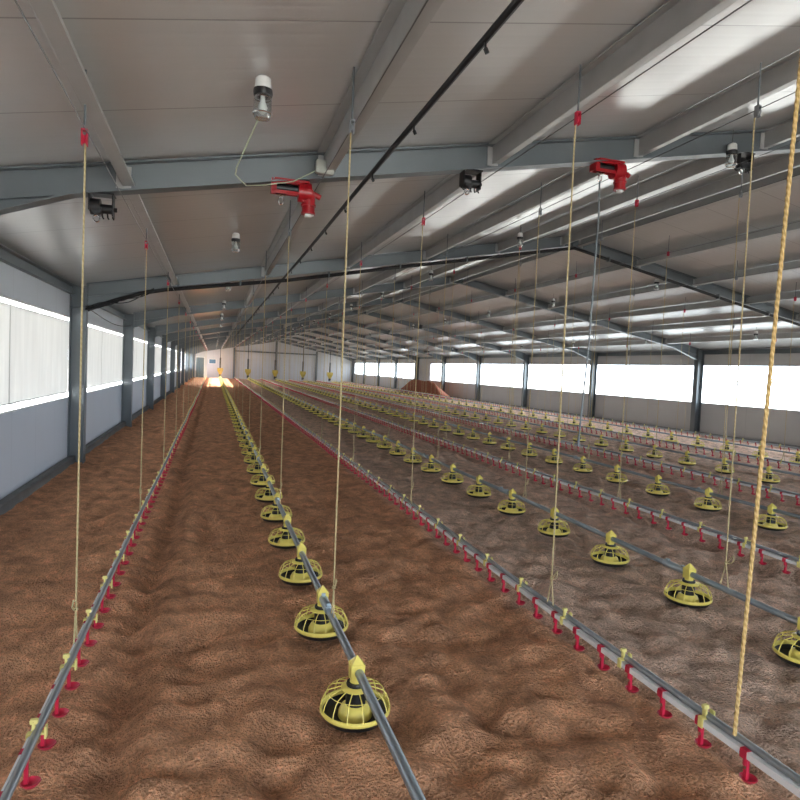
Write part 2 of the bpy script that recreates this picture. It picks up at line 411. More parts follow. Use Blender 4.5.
# ------------------------------------------------------------------ steel frames
CD, CW = 0.23, 0.20       # column depth and flange width
def isec_x(b, pts_bot, pts_top, y, w=0.13, t=0.012):
    """web polygon in the XZ plane with bottom and top flanges following the polylines"""
    b.prism(list(pts_bot) + list(reversed(pts_top)), 'Y', y - 0.005, y + 0.005)
    for pl, s in ((pts_bot, 1), (pts_top, -1)):
        for p, q_ in zip(pl[:-1], pl[1:]):
            b.prism([p, q_, (q_[0], q_[1] + s * t), (p[0], p[1] + s * t)], 'Y', y - w / 2, y + w / 2)
for i, y in enumerate(FR):
    far = y > YE - 1
    for side in (0, 1):
        sx = 1 if side == 0 else -1
        xw = XL if side == 0 else XR
        ztop = zc(XL) - 0.02
        b = MB()
        a0, a1 = xw, xw + sx * CD
        def bx(xa, xb, ya, yb, za, zb): b.box(min(xa, xb), max(xa, xb), ya, yb, za, zb)
        bx(a0, a0 + sx * 0.012, y - CW / 2, y + CW / 2, -0.1, ztop)
        bx(a1 - sx * 0.012, a1, y - CW / 2, y + CW / 2, -0.1, ztop)
        bx(a0, a1, y - 0.006, y + 0.006, -0.1, ztop)
        bx(a0, a1, y - CW / 2, y + CW / 2, 2.47, 2.482)         # stiffener
        bx(a0, a1, y - CW / 2, y + CW / 2, ztop - 0.01, ztop)
        o = struct(obj('steel_column', b, STEEL), 'grey steel column on the %s side wall' % ('left', 'right')[side])
        # rafter half
        X1 = xw + sx * CD
        Xh = xw + sx * 1.20
        bot = [(X1, 2.48), (Xh, zr(Xh)), (XM, zr(XM))]
        top = [(X1, zt(X1)), (Xh, zt(Xh)), (XM, zt(XM))]
        b = MB(); isec_x(b, bot, top, y)
        # rafter's own bottom flange line above the haunch
        b.prism([(X1, zr(X1)), (Xh, zr(Xh)), (Xh, zr(Xh) + 0.01), (X1, zr(X1) + 0.01)], 'Y', y - 0.05, y + 0.05)
        for xs_ in (X1, XM - sx * 0.006):   # end plates
            zlo = 2.46 if xs_ == X1 else zr(XM) - 0.03
            b.box(min(xs_, xs_ + sx * 0.014), max(xs_, xs_ + sx * 0.014), y - 0.08, y + 0.08, zlo, zt(xs_) - 0.002)
        r = struct(obj('roof_rafter', b, STEEL), 'grey steel rafter with haunch over the %s slope' % ('left', 'right')[side])
        if y < 20:
            bb = MB()
            for zz in (2.52, 2.60, 2.68):
                for dy in (-0.05, 0.05):
                    bb.tube([(X1 + sx * 0.012, y + dy, zz), (X1 + sx * 0.028, y + dy, zz)], 0.011, 6)
            obj('bolt', bb, CHROME, r)
# purlins: Z sections standing on the rafters
PX = [-0.66, 0.80, 2.25, 3.72, 5.18, 6.58]
for x in PX + [2 * XM - x for x in PX]:
    s = 1 if x < XM else -1
    z1 = zt(x) - 0.003; z0 = z1 - 0.165
    b = MB(); sl = SL * s
    for ya, yb in zip([YB] + FR, FR + [YE]):
        ya += 0.007; yb -= 0.007
        if yb - ya < 0.3: continue
        b.box(x - 0.004, x + 0.004, ya, yb, z0, z1)
        def fl(xa, xb, z, t):
            b.prism([(xa, z + sl * (xa - x)), (xb, z + sl * (xb - x)), (xb, z + sl * (xb - x) + t), (xa, z + sl * (xa - x) + t)], 'Y', ya, yb)
        fl(x, x + s * 0.07, z0, 0.006); fl(x - s * 0.07, x, z1 - 0.008, 0.006)
        b.box(x + s * 0.07 - 0.003, x + s * 0.07 + 0.003, ya, yb, z0 + sl * s * 0.07, z0 + sl * s * 0.07 + 0.02)
        for yy in (ya, yb - 0.01):      # end cleats bolted to the rafter web
            b.box(x - 0.05, x + 0.05, yy, yy + 0.01, z0 - 0.015, z1 - 0.02)
    struct(obj('roof_purlin', b, GALV), 'long galvanised roof purlin running the length of the house')
# eave beams
for side in (0, 1):
    xw = XL if side == 0 else XR; s = 1 if side == 0 else -1
    b = MB()
    for a, c in zip(BS[:-1], BS[1:]):
        a += 0.11; c -= 0.11
        b.box(min(xw, xw + s * 0.08), max(xw, xw + s * 0.08), a, c, 2.80, 2.81)
        b.box(min(xw, xw + s * 0.08), max(xw, xw + s * 0.08), a, c, 2.67, 2.68)
        b.box(min(xw + s * 0.004, xw + s * 0.012), max(xw + s * 0.004, xw + s * 0.012), a, c, 2.67, 2.81)
    struct(obj('eave_beam', b, STEEL), 'grey channel along the top of the %s wall' % ('left', 'right')[side])
# gable wall posts and tie
for x in (2.2, 6.8, 11.4):
    b = MB(); b.box(x - 0.10, x + 0.10, YE - 0.02, YE - 0.005, -0.1, zr(x) - 0.05); b.box(x - 0.10, x + 0.10, YE - 0.24, YE - 0.225, -0.1, zr(x) - 0.05); b.box(x - 0.005, x + 0.005, YE - 0.23, YE - 0.01, -0.1, zr(x) - 0.05)
    if x != 6.8 or True: struct(obj('gable_post', b, STEEL), 'dark steel post against the far gable wall')
struct(obj('tie_beam', MB().box(2.3, 11.3, YE - 0.40, YE - 0.26, 2.98, 3.12), STEEL), 'steel tie beam across the far gable wall')
# diagonal roof bracing rods beyond the near frames
b = MB()
# ------------------------------------------------------------------ windows
wi = 0
for i in range(len(BS) - 1):
    a, c = BS[i] + 0.10, BS[i + 1] - 0.10
    if i == 0: a = YB + 0.5
    for side in (0, 1):
        x = XL if side == 0 else XR; s = 1 if side == 0 else -1
        if side == 1 and a < 44.1 < c: c2, a2 = 44.1, a
        elif side == 1 and a < 48.0 < c: c2, a2 = c, 48.0
        else: a2, c2 = a, c
        if side == 0 and a2 < 50.0 < c2 + 1.2: a2 = max(a2, 50.0)
        c2 = min(c2, 70.2)
        if c2 - a2 < 0.4: continue
        wi += 1
        b = MB()
        xa, xb = (x - 0.10, x - 0.005) if side == 0 else (x + 0.005, x + 0.10)
        b.box(xa, xb, a2 - 0.1, c2 + 0.1, SILL, SILL + 0.02); b.box(xa, xb, a2 - 0.1, c2 + 0.1, HEAD_ - 0.02, HEAD_)
        far_open = side == 1 or a2 > 49
        if far_open and a2 > 44:
            for k in range(1, 4):
                yy = a2 + (c2 - a2) * k / 4
                b.box(xa + 0.03, xa + 0.06, yy - 0.015, yy + 0.015, SILL + 0.02, HEAD_ - 0.02)
        wn = struct(obj('window_%d' % wi, b, CAPM if side == 0 else TUBE))
        if side == 0 and not far_open:
            st = MB().box(XL - 0.06, XL - 0.052, a2 - 0.1, c2 + 0.1, SILL + 0.02, SILL + 0.11).box(XL - 0.06, XL - 0.052, a2 - 0.1, c2 + 0.1, HEAD_ - 0.08, HEAD_ - 0.02)
            obj('opal_pane', st, OPAL, wn)
            # hanging curtain panel, gently rippled
            n, mz = 90, 8
            vs = []; fs = []
            for u in range(n + 1):
                for v_ in range(mz + 1):
                    yy = a2 - 0.10 + (c2 - a2 + 0.20) * u / n
                    zz = SILL + 0.085 + (HEAD_ - 0.065 - SILL - 0.085) * v_ / mz
                    sag = 0.008 * math.sin(u * 1.3 + i) * (1 - v_ / mz) + 0.004 * math.sin(u * 0.45)
                    vs.append((XL - 0.030 + sag, yy, zz + (0.006 * math.sin(u * 0.5) if v_ == 0 else 0)))
            for u in range(n):
                for v_ in range(mz):
                    k = u * (mz + 1) + v_; fs.append((k, k + mz + 1, k + mz + 2, k + 1))
            cu = obj('window_curtain', MB().add(vs, fs), CURT, smooth=True)
            tag(cu, ('translucent white window curtain in the %s bay seen along the left wall' % ORD[i - 2]) if 2 <= i <= 6 else 'small translucent white curtain far down the left wall', 'curtain', 'window curtains of the left wall')
            if not 2 <= i <= 6: cu['group'] = 'far window curtains of the left wall'
            ym = (a2 + c2) / 2
            obj('seam', MB().box(XL - 0.016, XL - 0.013, ym - 0.012, ym + 0.012, SILL + 0.09, HEAD_ - 0.075), SEAM, cu)
            obj('hem_rod', MB().tube([(XL - 0.018, a2 - 0.06, SILL + 0.095), (XL - 0.018, c2 + 0.06, SILL + 0.095)], 0.007, 6), TUBE, cu)
# curtain cable along the right windows
tag(obj('curtain_cable', MB().tube([(XR - 0.02, YB + 0.3, 1.80), (XR - 0.02, 44.0, 1.80)], 0.012, 6), TUBE), 'thin grey cable stretched along the middle of the right windows', 'cable')
# roller of the left curtain at the bottom edge
# ------------------------------------------------------------------ far end: door, window, hoppers, heap
d = struct(obj('door_1', MB().box(-1.80, -0.98, YE - 0.05, YE - 0.005, 0.0, 2.15), DOORM, bevel=0.008), 'dark green door in the far wall')
obj('door_frame', MB().box(-1.88, -1.80, YE - 0.06, YE - 0.004, 0, 2.23).box(-0.98, -0.90, YE - 0.06, YE - 0.004, 0, 2.23).box(-1.80, -0.98, YE - 0.06, YE - 0.004, 2.15, 2.23), CAPM, d)
obj('door_handle', MB().tube([(-1.08, YE - 0.06, 1.0), (-1.08, YE - 0.10, 1.0), (-1.18, YE - 0.10, 1.0)], 0.012, 6), CHROME, d)
wd = struct(obj('window_%d' % (wi + 1), MB().box(-0.50, -0.44, YE - 0.05, YE - 0.005, 1.5, 2.05).box(0.24, 0.30, YE - 0.05, YE - 0.005, 1.5, 2.05).box(-0.44, 0.24, YE - 0.05, YE - 0.005, 1.5, 1.55).box(-0.44, 0.24, YE - 0.05, YE - 0.005, 2.0, 2.05), CAPM), 'small blue window in the far wall')
obj('window_pane', MB().box(-0.44, 0.24, YE - 0.035, YE - 0.015, 1.55, 2.0), BLUEG, wd)
for k, x in enumerate(FX):
    t = tag(empty('feed_hopper', (x, 67.6, 0)), 'yellow feed hopper with black drop tube at the far end, %s from the left' % ORD[k], 'hopper', 'feed hoppers at the far end')
    b = MB(); r0 = 0.34
    vs = [(sx * a, sy * a, z) for a, z in ((0.30, 1.12), (0.30, 0.86), (0.09, 0.42)) for sx, sy in ((-1, -1), (1, -1), (1, 1), (-1, 1))]
    fs = [(i_ * 4 + j, i_ * 4 + (j + 1) % 4, i_ * 4 + 4 + (j + 1) % 4, i_ * 4 + 4 + j) for i_ in range(2) for j in range(4)] + [(8, 9, 10, 11)]
    b.add(vs, fs); obj('hopper_body', b, HOPY, t)
    obj('drop_tube', MB().tube([(0, 0, 1.08), (0, 0, 2.2)], 0.085, 10).tube([(0, 0, 2.15), (0, 0, zc(x) - 0.01)], 0.03, 8), BLK, t, smooth=True)
    obj('pipe_elbow', MB().box(-0.12, 0.12, -0.14, 0.14, 0.16, 0.44), BLK, t, bevel=0.02)
    obj('motor', MB().tube([(0, 0.1, 0.30), (0, 0.42, 0.30)], 0.09, 12), RED if k == 0 else BLK, t, smooth=True)
# heap of bedding by the right wall
vs = []; fs = []; nu, nr = 48, 14
for j in range(nr + 1):
    for i in range(nu):
        a = 2 * math.pi * i / nu; rr = j / nr
        hz = min((1 - rr) * 1.6, 0.95 - 0.1 * math.cos(a)) + 0.07 * math.sin(3 * a + 5 * rr) * rr * (1 - rr) * 4
        yy = 42.8 + math.sin(a) * rr * (6.0 + 0.5 * math.sin(2 * a)) ; hz += 0.30 * math.sin(7 * a + 9 * rr) * math.sin(4 * rr + 2 * a) * rr * (1 - rr); xx = min(14.75 + math.cos(a) * rr * 0.85, XR - 0.02)
        vs.append((xx, yy, hz - 0.03))
for j in range(nr):
    for i in range(nu): fs.append((j * nu + i, j * nu + (i + 1) % nu, (j + 1) * nu + (i + 1) % nu, (j + 1) * nu + i))
hp = obj('litter_heap', MB().add(vs, fs), DIRT, smooth=True)
tag(hp, 'reddish brown heap of bedding piled against the right wall', 'heap')

# ------------------------------------------------------------------ feeding lines: pipes
def lname(k, kind): return ['leftmost', 'second', 'third', 'fourth', 'fifth', 'rightmost'][k] if kind == 'D' else ['leftmost', 'second', 'third', 'fourth', 'rightmost'][k]
for k, x in enumerate(FX):
    t = tag(empty('feed_pipe', (x, 0, PIPE_Z)), 'grey galvanised feed pipe of the %s row of yellow pans%s' % (lname(k, 'F'), '' if k in (0, 4) else ' from the left'), 'pipe', 'feed pipes')
    pts = []
    y = -4.5
    while y < 67.45:
        pts.append((0.006 * math.sin(y * 0.7 + k), y, 0.006 * math.sin(y * 1.05 + k * 2))); y += 0.75
    pts.append((0, 67.45, 0))
    obj('pipe', MB().tube(pts, 0.0215, 12), FPIPE, t, smooth=True)
    for n_ in range(0, 24):
        y = -2.30 + 3.0 * n_ + (0.25 if k % 2 else 0.0)
        if y > 66: break
        obj('pipe_coupling', MB().tube([(0, y - 0.12, 0), (0, y + 0.12, 0)], 0.027, 12).box(-0.012, 0.012, y - 0.10, y - 0.07, 0.02, 0.038).box(-0.012, 0.012, y + 0.07, y + 0.10, 0.02, 0.038), COUP, t, smooth=True)

# ------------------------------------------------------------------ feeder pan prototype
def pan_meshes(hi=True):
    n = 36 if hi else 18
    out = {}
    rim = MB().lathe([(0.172, 0.048), (0.180, 0.048), (0.187, 0.058), (0.186, 0.068), (0.180, 0.071), (0.174, 0.066), (0.172, 0.048)], n)
    out['rim'] = (rim, YEL)
    dish = MB().lathe([(0.02, 0.010), (0.13, 0.008), (0.160, 0.018), (0.178, 0.046), (0.168, 0.050), (0.150, 0.024), (0.10, 0.020), (0.02, 0.020)], n)
    out['dish'] = (dish, BLK)  # black stands in for the shade inside the rim
    cone = MB().lathe([(0.090, 0.020), (0.088, 0.044), (0.074, 0.072), (0.052, 0.084)], n)
    out['feed_cone'] = (cone, YEL)
    inner = MB().lathe([(0.053, 0.084), (0.050, 0.168)], n)
    out['shaded_inner_tube'] = (inner, BLK)  # shaded hollow under the grill, painted black
    ga = MB()
    nw = 14
    for k in range(nw):
        a = 2 * math.pi * (k + 0.5) / nw
        prof = [(0.182, 0.068), (0.176, 0.100), (0.160, 0.136), (0.142, 0.154), (0.100, 0.168), (0.068, 0.174)]
        ga.tube([(r * math.cos(a), r * math.sin(a), z) for r, z in prof], 0.0033, 5 if hi else 3)
    ga.ring(0.180, 0.070, 0.0055, n, 6 if hi else 4)
    ga.ring(0.148, 0.151, 0.0022, n, 5 if hi else 3)
    ga.lathe([(0.080, 0.171), (0.072, 0.176), (0.045, 0.184), (0.040, 0.180), (0.072, 0.170), (0.080, 0.168), (0.080, 0.171)], n)
    out['grill'] = (ga, YEL)
    col = MB().lathe([(0.036, 0.180), (0.050, 0.180), (0.052, 0.190), (0.048, 0.200), (0.034, 0.200)], n)
    out['collar'] = (col, BLK)
    sa = MB().lathe([(0.034, 0.196), (0.032, 0.232)], 16, caps=True)
    sa.prism([(-0.034, 0.215), (0.034, 0.215), (0.036, 0.285), (0.036, 0.298), (-0.036, 0.298), (-0.036, 0.285)], 'Y', -0.036, 0.036)
    # pointed cap
    sa.add([(-0.038, -0.038, 0.290), (0.038, -0.038, 0.290), (0.038, 0.038, 0.290), (-0.038, 0.038, 0.290), (0, 0, 0.340)], [(3, 2, 1, 0), (0, 1, 4), (1, 2, 4), (2, 3, 4), (3, 0, 4)])
    out['saddle'] = (sa, YEL)
    for v in out.values(): v[0].v = [(a * 0.92, b * 0.92, c * 0.93) for a, b, c in v[0].v]
    return out
hi = {k: v[0].mesh(k, v[1], True) for k, v in pan_meshes(True).items()}
lo_mb = pan_meshes(False)
# light one-mesh pan with two materials for the distant rows
lo = MB(); nf = []
for k, v in lo_mb.items(): nf.append((k, len(v[0].f))); lo.join(v[0])
lo_me = bpy.data.meshes.new('feeder_pan'); lo_me.from_pydata(lo.v, [], lo.f); lo_me.materials.append(YEL); lo_me.materials.append(BLK)
mi = []
for k, c in nf: mi += [1 if k in ('collar', 'dish', 'shaded_inner_tube') else 0] * c
lo_me.polygons.foreach_set('material_index', mi); lo_me.update()
pans = []
starts = {0: 2.83, 1: 2.82, 2: 2.70, 3: 2.50, 4: 2.50}
for k, x in enumerate(FX):
    y = starts[k]
    ymin = [2.5, 2.5, 5.2, 8.1, 10.2][k]
    j = 0
    while y < 66.6:
        if y > ymin: pans.append((k, x, y, j)); j += 1
        y += 0.978
pans.sort(key=lambda p: p[2] * math.cos(YAW) + p[1] * math.sin(YAW))
proto = None
stuffm = MB(); sf = 0
def fz(x, y): return float(floor_h(np.array([[x]]), np.array([[y]]))[0, 0])
for i, (k, x, y, j) in enumerate(pans):
    row = ['leftmost', 'second', 'third', 'fourth', 'rightmost'][k]
    dep = y * math.cos(YAW) + x * math.sin(YAW)
    z = 0.0
    if i >= 300:
        for kk, v in lo_mb.items():
            if kk not in ('dish', 'collar', 'shaded_inner_tube'): stuffm.join(v[0], (x, y, z))
        continue
    if dep < 17:
        if proto is None:
            t = empty('feeder_pan', (x, y, z)); proto = t
            for kk, m_ in hi.items(): link(kk, m_, t)
        else:
            t = dup(proto, (x, y, z))
    else:
        t = link('feeder_pan', lo_me, None, (x, y, z))
    t.rotation_euler = (0, 0, random.uniform(0, 0.4))
    t.rotation_euler.z = 0
    if j < 14:
        tag(t, 'yellow round feeder pan, %s from the camera along the %s feed pipe' % (ORD[j], row), 'feeder pan', 'feeder pans of the %s feed pipe' % row)
    else:
        tag(t, 'small yellow feeder pan in the distant part of the %s feed pipe' % row, 'feeder pan', 'distant feeder pans of the %s feed pipe' % row)
if stuffm.v:
    o = obj('feeder_pans', stuffm, YEL); o['kind'] = 'stuff'; tag(o, 'tiny yellow feeder pans at the far end of the rows', 'feeder pans')

# ------------------------------------------------------------------ drinker lines
nip = MB()
nip.prism([(-0.017, -0.020), (0.017, -0.020), (0.019, 0.0), (0.015, 0.018), (-0.015, 0.018), (-0.019, 0.0)], 'Y', -0.016, 0.016)   # saddle on the pipe
nip.tube([(0, 0, -0.016), (0, 0, -0.050)], 0.010, 8)
nip.prism([(0.000, -0.020), (0.014, -0.020), (0.014, -0.112), (0.000, -0.112)], 'Y', -0.008, 0.008)
cup = MB().lathe([(0.004, -0.124), (0.024, -0.122), (0.036, -0.108), (0.034, -0.106), (0.022, -0.117), (0.004, -0.119)], 12, c=(0.022, 0, 0))
nip.join(cup)
NIP = nip.mesh('nipple_drinker', RED, True)
PIN = MB().tube([(0, 0, -0.045), (0, 0, -0.068)], 0.004, 6).mesh('steel_pin', CHROME)
clipb = MB().box(-0.016, 0.052, -0.014, 0.014, 0.018, 0.026).box(-0.020, -0.012, -0.014, 0.014, -0.022, 0.026).box(0.044, 0.052, -0.014, 0.014, 0.0, 0.05)
clipb.box(0.0, 0.010, -0.012, 0.012, 0.026, 0.075).box(-0.008, 0.020, -0.010, 0.010, 0.062, 0.080)
CLIP = clipb.mesh('pipe_clip', YELP, False, 0.002)
for k, x in enumerate(DX):
    nm = lname(k, 'D')
    t = tag(empty('drinker_line', (x, 0, DR_Z)), '%s white and grey drinker pipe with red nipple cups%s' % (nm, '' if k in (0, 5) else ' from the left'), 'drinker line', 'nipple drinker lines')
    y = -4.5; p1 = []; p2 = []
    while y < 67.6:
        a, c = 0.006 * math.sin(y * 0.9 + k), 0.005 * math.sin(y * 1.05 + k)
        p1.append((a, y, c)); p2.append((a + 0.018, y, c + 0.030)); y += 0.75
    wp = MB()
    # square white pipe
    ring = [(-0.014, -0.014), (0.014, -0.014), (0.014, 0.014), (-0.014, 0.014)]
    vs = [(px + a, py, pz + c) for px, py, pz in p1 for a, c in ring]
    fs = [(i * 4 + j, i * 4 + (j + 1) % 4, i * 4 + 4 + (j + 1) % 4, i * 4 + 4 + j) for i in range(len(p1) - 1) for j in range(4)]
    wp.add(vs, fs); obj('water_pipe', wp, PVC, t)
    obj('support_tube', MB().tube(p2, 0.0165, 10), TUBE, t, smooth=True)
    ymin = [2.3, 1.8, 3.6, 6.0, 8.5, 10.5][k]
    y = ymin + (0.12 if k == 1 else 0.0); cnt = 0
    far = MB()
    while y < 67:
        a, c = 0.006 * math.sin(y * 0.9 + k), 0.005 * math.sin(y * 1.05 + k)
        if cnt < 100:
            o = link('nipple_drinker', NIP, t, (a, y, c))
            if cnt < 24: link('steel_pin', PIN, o)
        else:
            far.prism([(-0.014, 0.014), (0.014, 0.014), (0.012, -0.11), (0.040, -0.11), (0.034, -0.122), (-0.008, -0.122)], 'Y', y - 0.016, y + 0.016)
        y += 0.245; cnt += 1
    if far.v:
        o = obj('nipple_drinkers', far, RED, t); o['kind'] = 'stuff'
    y = ymin + 0.35; cnt = 0; far = MB()
    while y < 67:
        a, c = 0.006 * math.sin(y * 0.9 + k), 0.005 * math.sin(y * 1.05 + k)
        if cnt < 70: link('pipe_clip', CLIP, t, (a, y, c))
        else: far.join(clipb, (a, y, c))
        y += 0.57; cnt += 1
    o = obj('pipe_clips', far, YELP, t); o['kind'] = 'stuff'

# ------------------------------------------------------------------ suspension: pulleys, ropes, cables
def zp(x): return zr(x) - 0.125
LINES = sorted([(x, 'D', k) for k, x in enumerate(DX)] + [(x, 'F', k) for k, x in enumerate(FX)])
PUL_R = MB().lathe([(0.022, -0.009), (0.026, -0.009), (0.018, 0), (0.026, 0.009), (0.022, 0.009)], 12, caps=True)
PUL = {}
for key, m_ in (('D', RED), ('F', TUBE)):
    b = MB()
    # wheel turned so that its axle lies along X
    vs = [(c, a, b_) for a, b_, c in PUL_R.v]; b.add(vs, PUL_R.f)
    b.box(-0.014, -0.010, -0.016, 0.016, -0.032, 0.045).box(0.010, 0.014, -0.016, 0.016, -0.032, 0.045).box(-0.014, 0.014, -0.016, 0.016, 0.040, 0.048)
    PUL[key] = b.mesh('pulley_wheel', m_)
rods = {}
side_word = lambda kind, k: ('%s drinker line' % lname(k, 'D')) if kind == 'D' else ('%s feed pipe' % lname(k, 'F'))
for x, kind, k in LINES:
    z = zp(x); zend = PIPE_Z + 0.03 if kind == 'F' else DR_Z + 0.05
    L_ = z - zend
    rd = MB().tube([(0, 0, 0.045), (0, 0, zc(x) - 0.01 - z)], 0.006, 6).mesh('hook_rod', STEEL)
    near = MB().tube([(0, 0.022, -0.003), (0.0, 0.01, -L_ * 0.5), (0, 0, -L_ + 0.15)], 0.0049, 6)
    near.tube([(0, 0, -L_ + 0.16), (0.0, -0.035, -L_ - 0.01)], 0.0045, 5).tube([(0, 0, -L_ + 0.16), (0.0, 0.035, -L_ - 0.01)], 0.0045, 5)
    near.tube([(0, 0, -L_ + 0.15), (0.01, -0.03, -L_ + 0.20), (0, -0.062, -L_ + 0.225), (-0.005, -0.07, -L_ + 0.19), (0, -0.04, -L_ + 0.165), (0, 0, -L_ + 0.155)], 0.004, 5)
    near.lathe([(0.003, -0.012), (0.011, -0.005), (0.011, 0.008), (0.003, 0.014)], 8, c=(0, 0, -L_ + 0.155))
    nm = near.mesh('suspension_rope', ROPE, True)
    fm = MB().tube([(0, 0.02, 0), (0, 0, -L_)], 0.0049, 5).mesh('suspension_rope', ROPE)
    jj = 0
    for n_ in range(0, 23):
        y = 0.50 + 2.96 * n_
        if y > 66.5: break
        dep = y * math.cos(YAW) + x * math.sin(YAW)
        xx = x * math.cos(YAW) - y * math.sin(YAW)
        if dep < 1.0 or abs(xx / dep) > 0.74: continue
        pr_ = link('pulley', PUL[kind], None, (x, y, z)); link('hook_rod', rd, pr_)
        if k == 1 and kind == 'D' and n_ == 0: pass
        rope = None
        if dep < 13: rope = link('suspension_rope', nm, None, (x, y, z))
        else: rope = link('suspension_rope', fm, None, (x, y, z))
        ln = side_word(kind, k)
        if jj < 5:
            tag(rope, 'tan rope holding the %s, %s rope from the camera' % (ln, ORD[jj]), 'rope', 'ropes of the %s' % ln)
            tag(pr_, '%s pulley on a rod over the %s, %s from the camera' % ('small red' if kind == 'D' else 'small grey', ln, ORD[jj]), 'pulley', 'pulleys over the %s' % ln)
        else:
            tag(rope, 'faint distant rope holding the %s' % ln, 'rope', 'distant ropes of the %s' % ln)
            tag(pr_, 'tiny distant pulley over the %s' % ln, 'pulley', 'distant pulleys over the %s' % ln)
        jj += 1
    # traction cable from the winch, along the roof
    c = MB().tube([(x + 0.016, YB + 1, z + 0.03)] + [(x + 0.016, y_, z + 0.03) for y_ in (10, 25, 45)] + [(x + 0.016, 66.5, z + 0.03)], 0.0035, 5)
    tag(obj('hoist_cable', c, WIRE), 'thin hoist cable along the roof over the %s' % side_word(kind, k), 'cable', 'hoist cables')

# the thick gold rope right beside the camera
P_top = Vector((2.16, 1.90, zc(2.16))); P_bot = Vector((2.14, 1.98, DR_Z + 0.04))
b = MB(); npt = 240
P_top = Vector((2.30, 2.02, zc(2.3)))
for s_ in range(3):
    pts = []
    for i in range(npt + 1):
        t = i / npt; c = P_top.lerp(P_bot, t)
        a = 2 * math.pi * (s_ / 3 + i / 9.0)
        pts.append(c + Vector((math.cos(a) * 0.0042, math.sin(a) * 0.0042, 0)))
    b.tube(pts, 0.0050, 6)
tag(obj('thick_rope', b, ROPET, smooth=True), 'thick twisted gold rope hanging close to the camera on the right', 'rope')

# ------------------------------------------------------------------ winches under the first rafter
def red_winch(x, label, rod):
    zt_ = zr(x)
    t = tag(empty('feeder_winch', (x, F0, zt_)), label, 'winch', 'red winches')
    obj('mounting_plate', MB().box(-0.17, 0.10, -0.07, 0.07, -0.014, 0.0).box(-0.19, -0.18, -0.05, 0.05, -0.10, 0).box(-0.19, 0.06, -0.055, -0.045, -0.034, -0.012).box(-0.19, 0.06, -0.055, -0.045, -0.115, -0.088).box(-0.19, -0.15, -0.055, -0.045, -0.10, -0.03).box(-0.19, 0.06, 0.045, 0.055, -0.10, -0.012), REDP, t, bevel=0.002)
    obj('cable_drum', MB().tube([(-0.15, 0, -0.06), (0.04, 0, -0.06)], 0.033, 16), BLK, t, smooth=True)
    b = MB().tube([(0.02, 0, -0.075), (0.12, 0, -0.075)], 0.075, 20)
    b.tube([(0.09, -0.04, -0.10), (0.09, 0.03, -0.10)], 0.06, 16)
    obj('gear_housing', b, REDP, t, smooth=True)
    b = MB().tube([(0.105, 0, -0.10), (0.105, 0, -0.235)], [0.052, 0.050], 18).tube([(0.105, 0, -0.165), (0.105, 0, -0.178)], 0.060, 18).tube([(0.105, 0, -0.225), (0.105, 0, -0.240)], 0.056, 18)
    b.tube([(0.105, 0, -0.06), (0.20, 0, -0.10)], 0.022, 10)
    obj('motor', b, REDP, t, smooth=True)
    obj('motor_cap', MB().tube([(0.105, 0, -0.240), (0.105, 0, -0.262)], 0.028, 12).tube([(0.14, 0, -0.238), (0.14, 0, -0.25)], 0.012, 8), CAPM, t, smooth=True)
    obj('shaft', MB().tube([(0.12, 0, -0.075), (0.19, 0, -0.075)], 0.012, 8), CHROME, t, smooth=True)
    b = MB().box(-0.15, -0.07, -0.012, 0.012, -0.115, -0.095)
    b.tube([(-0.11 + 0.017 * math.cos(a), 0, -0.155 + 0.034 * math.sin(a)) for a in [2 * math.pi * i / 12 for i in range(12)]], 0.006, 6, closed=True)
    obj('hook', b, CHROME, t, smooth=True)
    if rod:
        obj('crank_rod', MB().tube([(-0.11, 0, -0.185), (-0.10, 0.0, -0.5), (-0.055, 0.10, -1.6), (-0.075, 0.15, -2.56)], 0.0085, 8).tube([(-0.075, 0.15, -2.56), (-0.075, 0.15, -2.64)], 0.013, 8), STEEL, t, smooth=True)
def black_winch(x, label, tilt=0):
    zt_ = zr(x)
    t = tag(empty('drinker_winch', (x, F0, zt_)), label, 'winch', 'black winches')
    obj('mounting_plate', MB().box(-0.085, 0.085, -0.06, 0.06, -0.012, 0.0).box(-0.085, -0.077, -0.05, 0.05, -0.13, 0).box(0.070, 0.078, -0.05, 0.05, -0.16, 0), BLK, t, bevel=0.002)
    obj('gear_housing', MB().tube([(-0.075, 0, -0.095), (-0.010, 0, -0.095)], 0.058, 18).tube([(-0.03, -0.05, -0.12), (-0.03, 0.05, -0.12)], 0.035, 12), BLK, t, smooth=True)
    obj('cable_drum', MB().tube([(-0.01, 0, -0.105), (0.072, 0, -0.105)], 0.034, 16).tube([(0.078, 0, -0.105), (0.10, 0, -0.105)], 0.016, 8), BLK, t, smooth=True)
    b = MB()
    for q_ in (0.0, 0.035, 0.068): b.tube([(q_, 0, -0.13), (q_ + 0.004, 0, -0.165), (q_ + 0.012, 0, -0.178)], 0.006, 6)
    obj('brake_claw', b, BLK, t, smooth=True)
    b = MB().tube([(-0.035 + 0.021 * math.cos(a), -0.01, -0.180 + 0.025 * math.sin(a)) for a in [2 * math.pi * i / 14 for i in range(14)]], 0.006, 6, closed=True)
    obj('crank_eye', b, CHROME, t, smooth=True)
black_winch(-0.80, 'small black winch under the near rafter at the far left of the row')
red_winch(0.58, 'red winch under the near rafter, left one of the two, without a rod', False)
black_winch(2.06, 'small black winch under the near rafter between the two red winches')
red_winch(3.44, 'red winch under the near rafter with a long grey crank rod hanging down', True)
black_winch(4.95, 'small black winch under the near rafter beside a glass jar lamp')

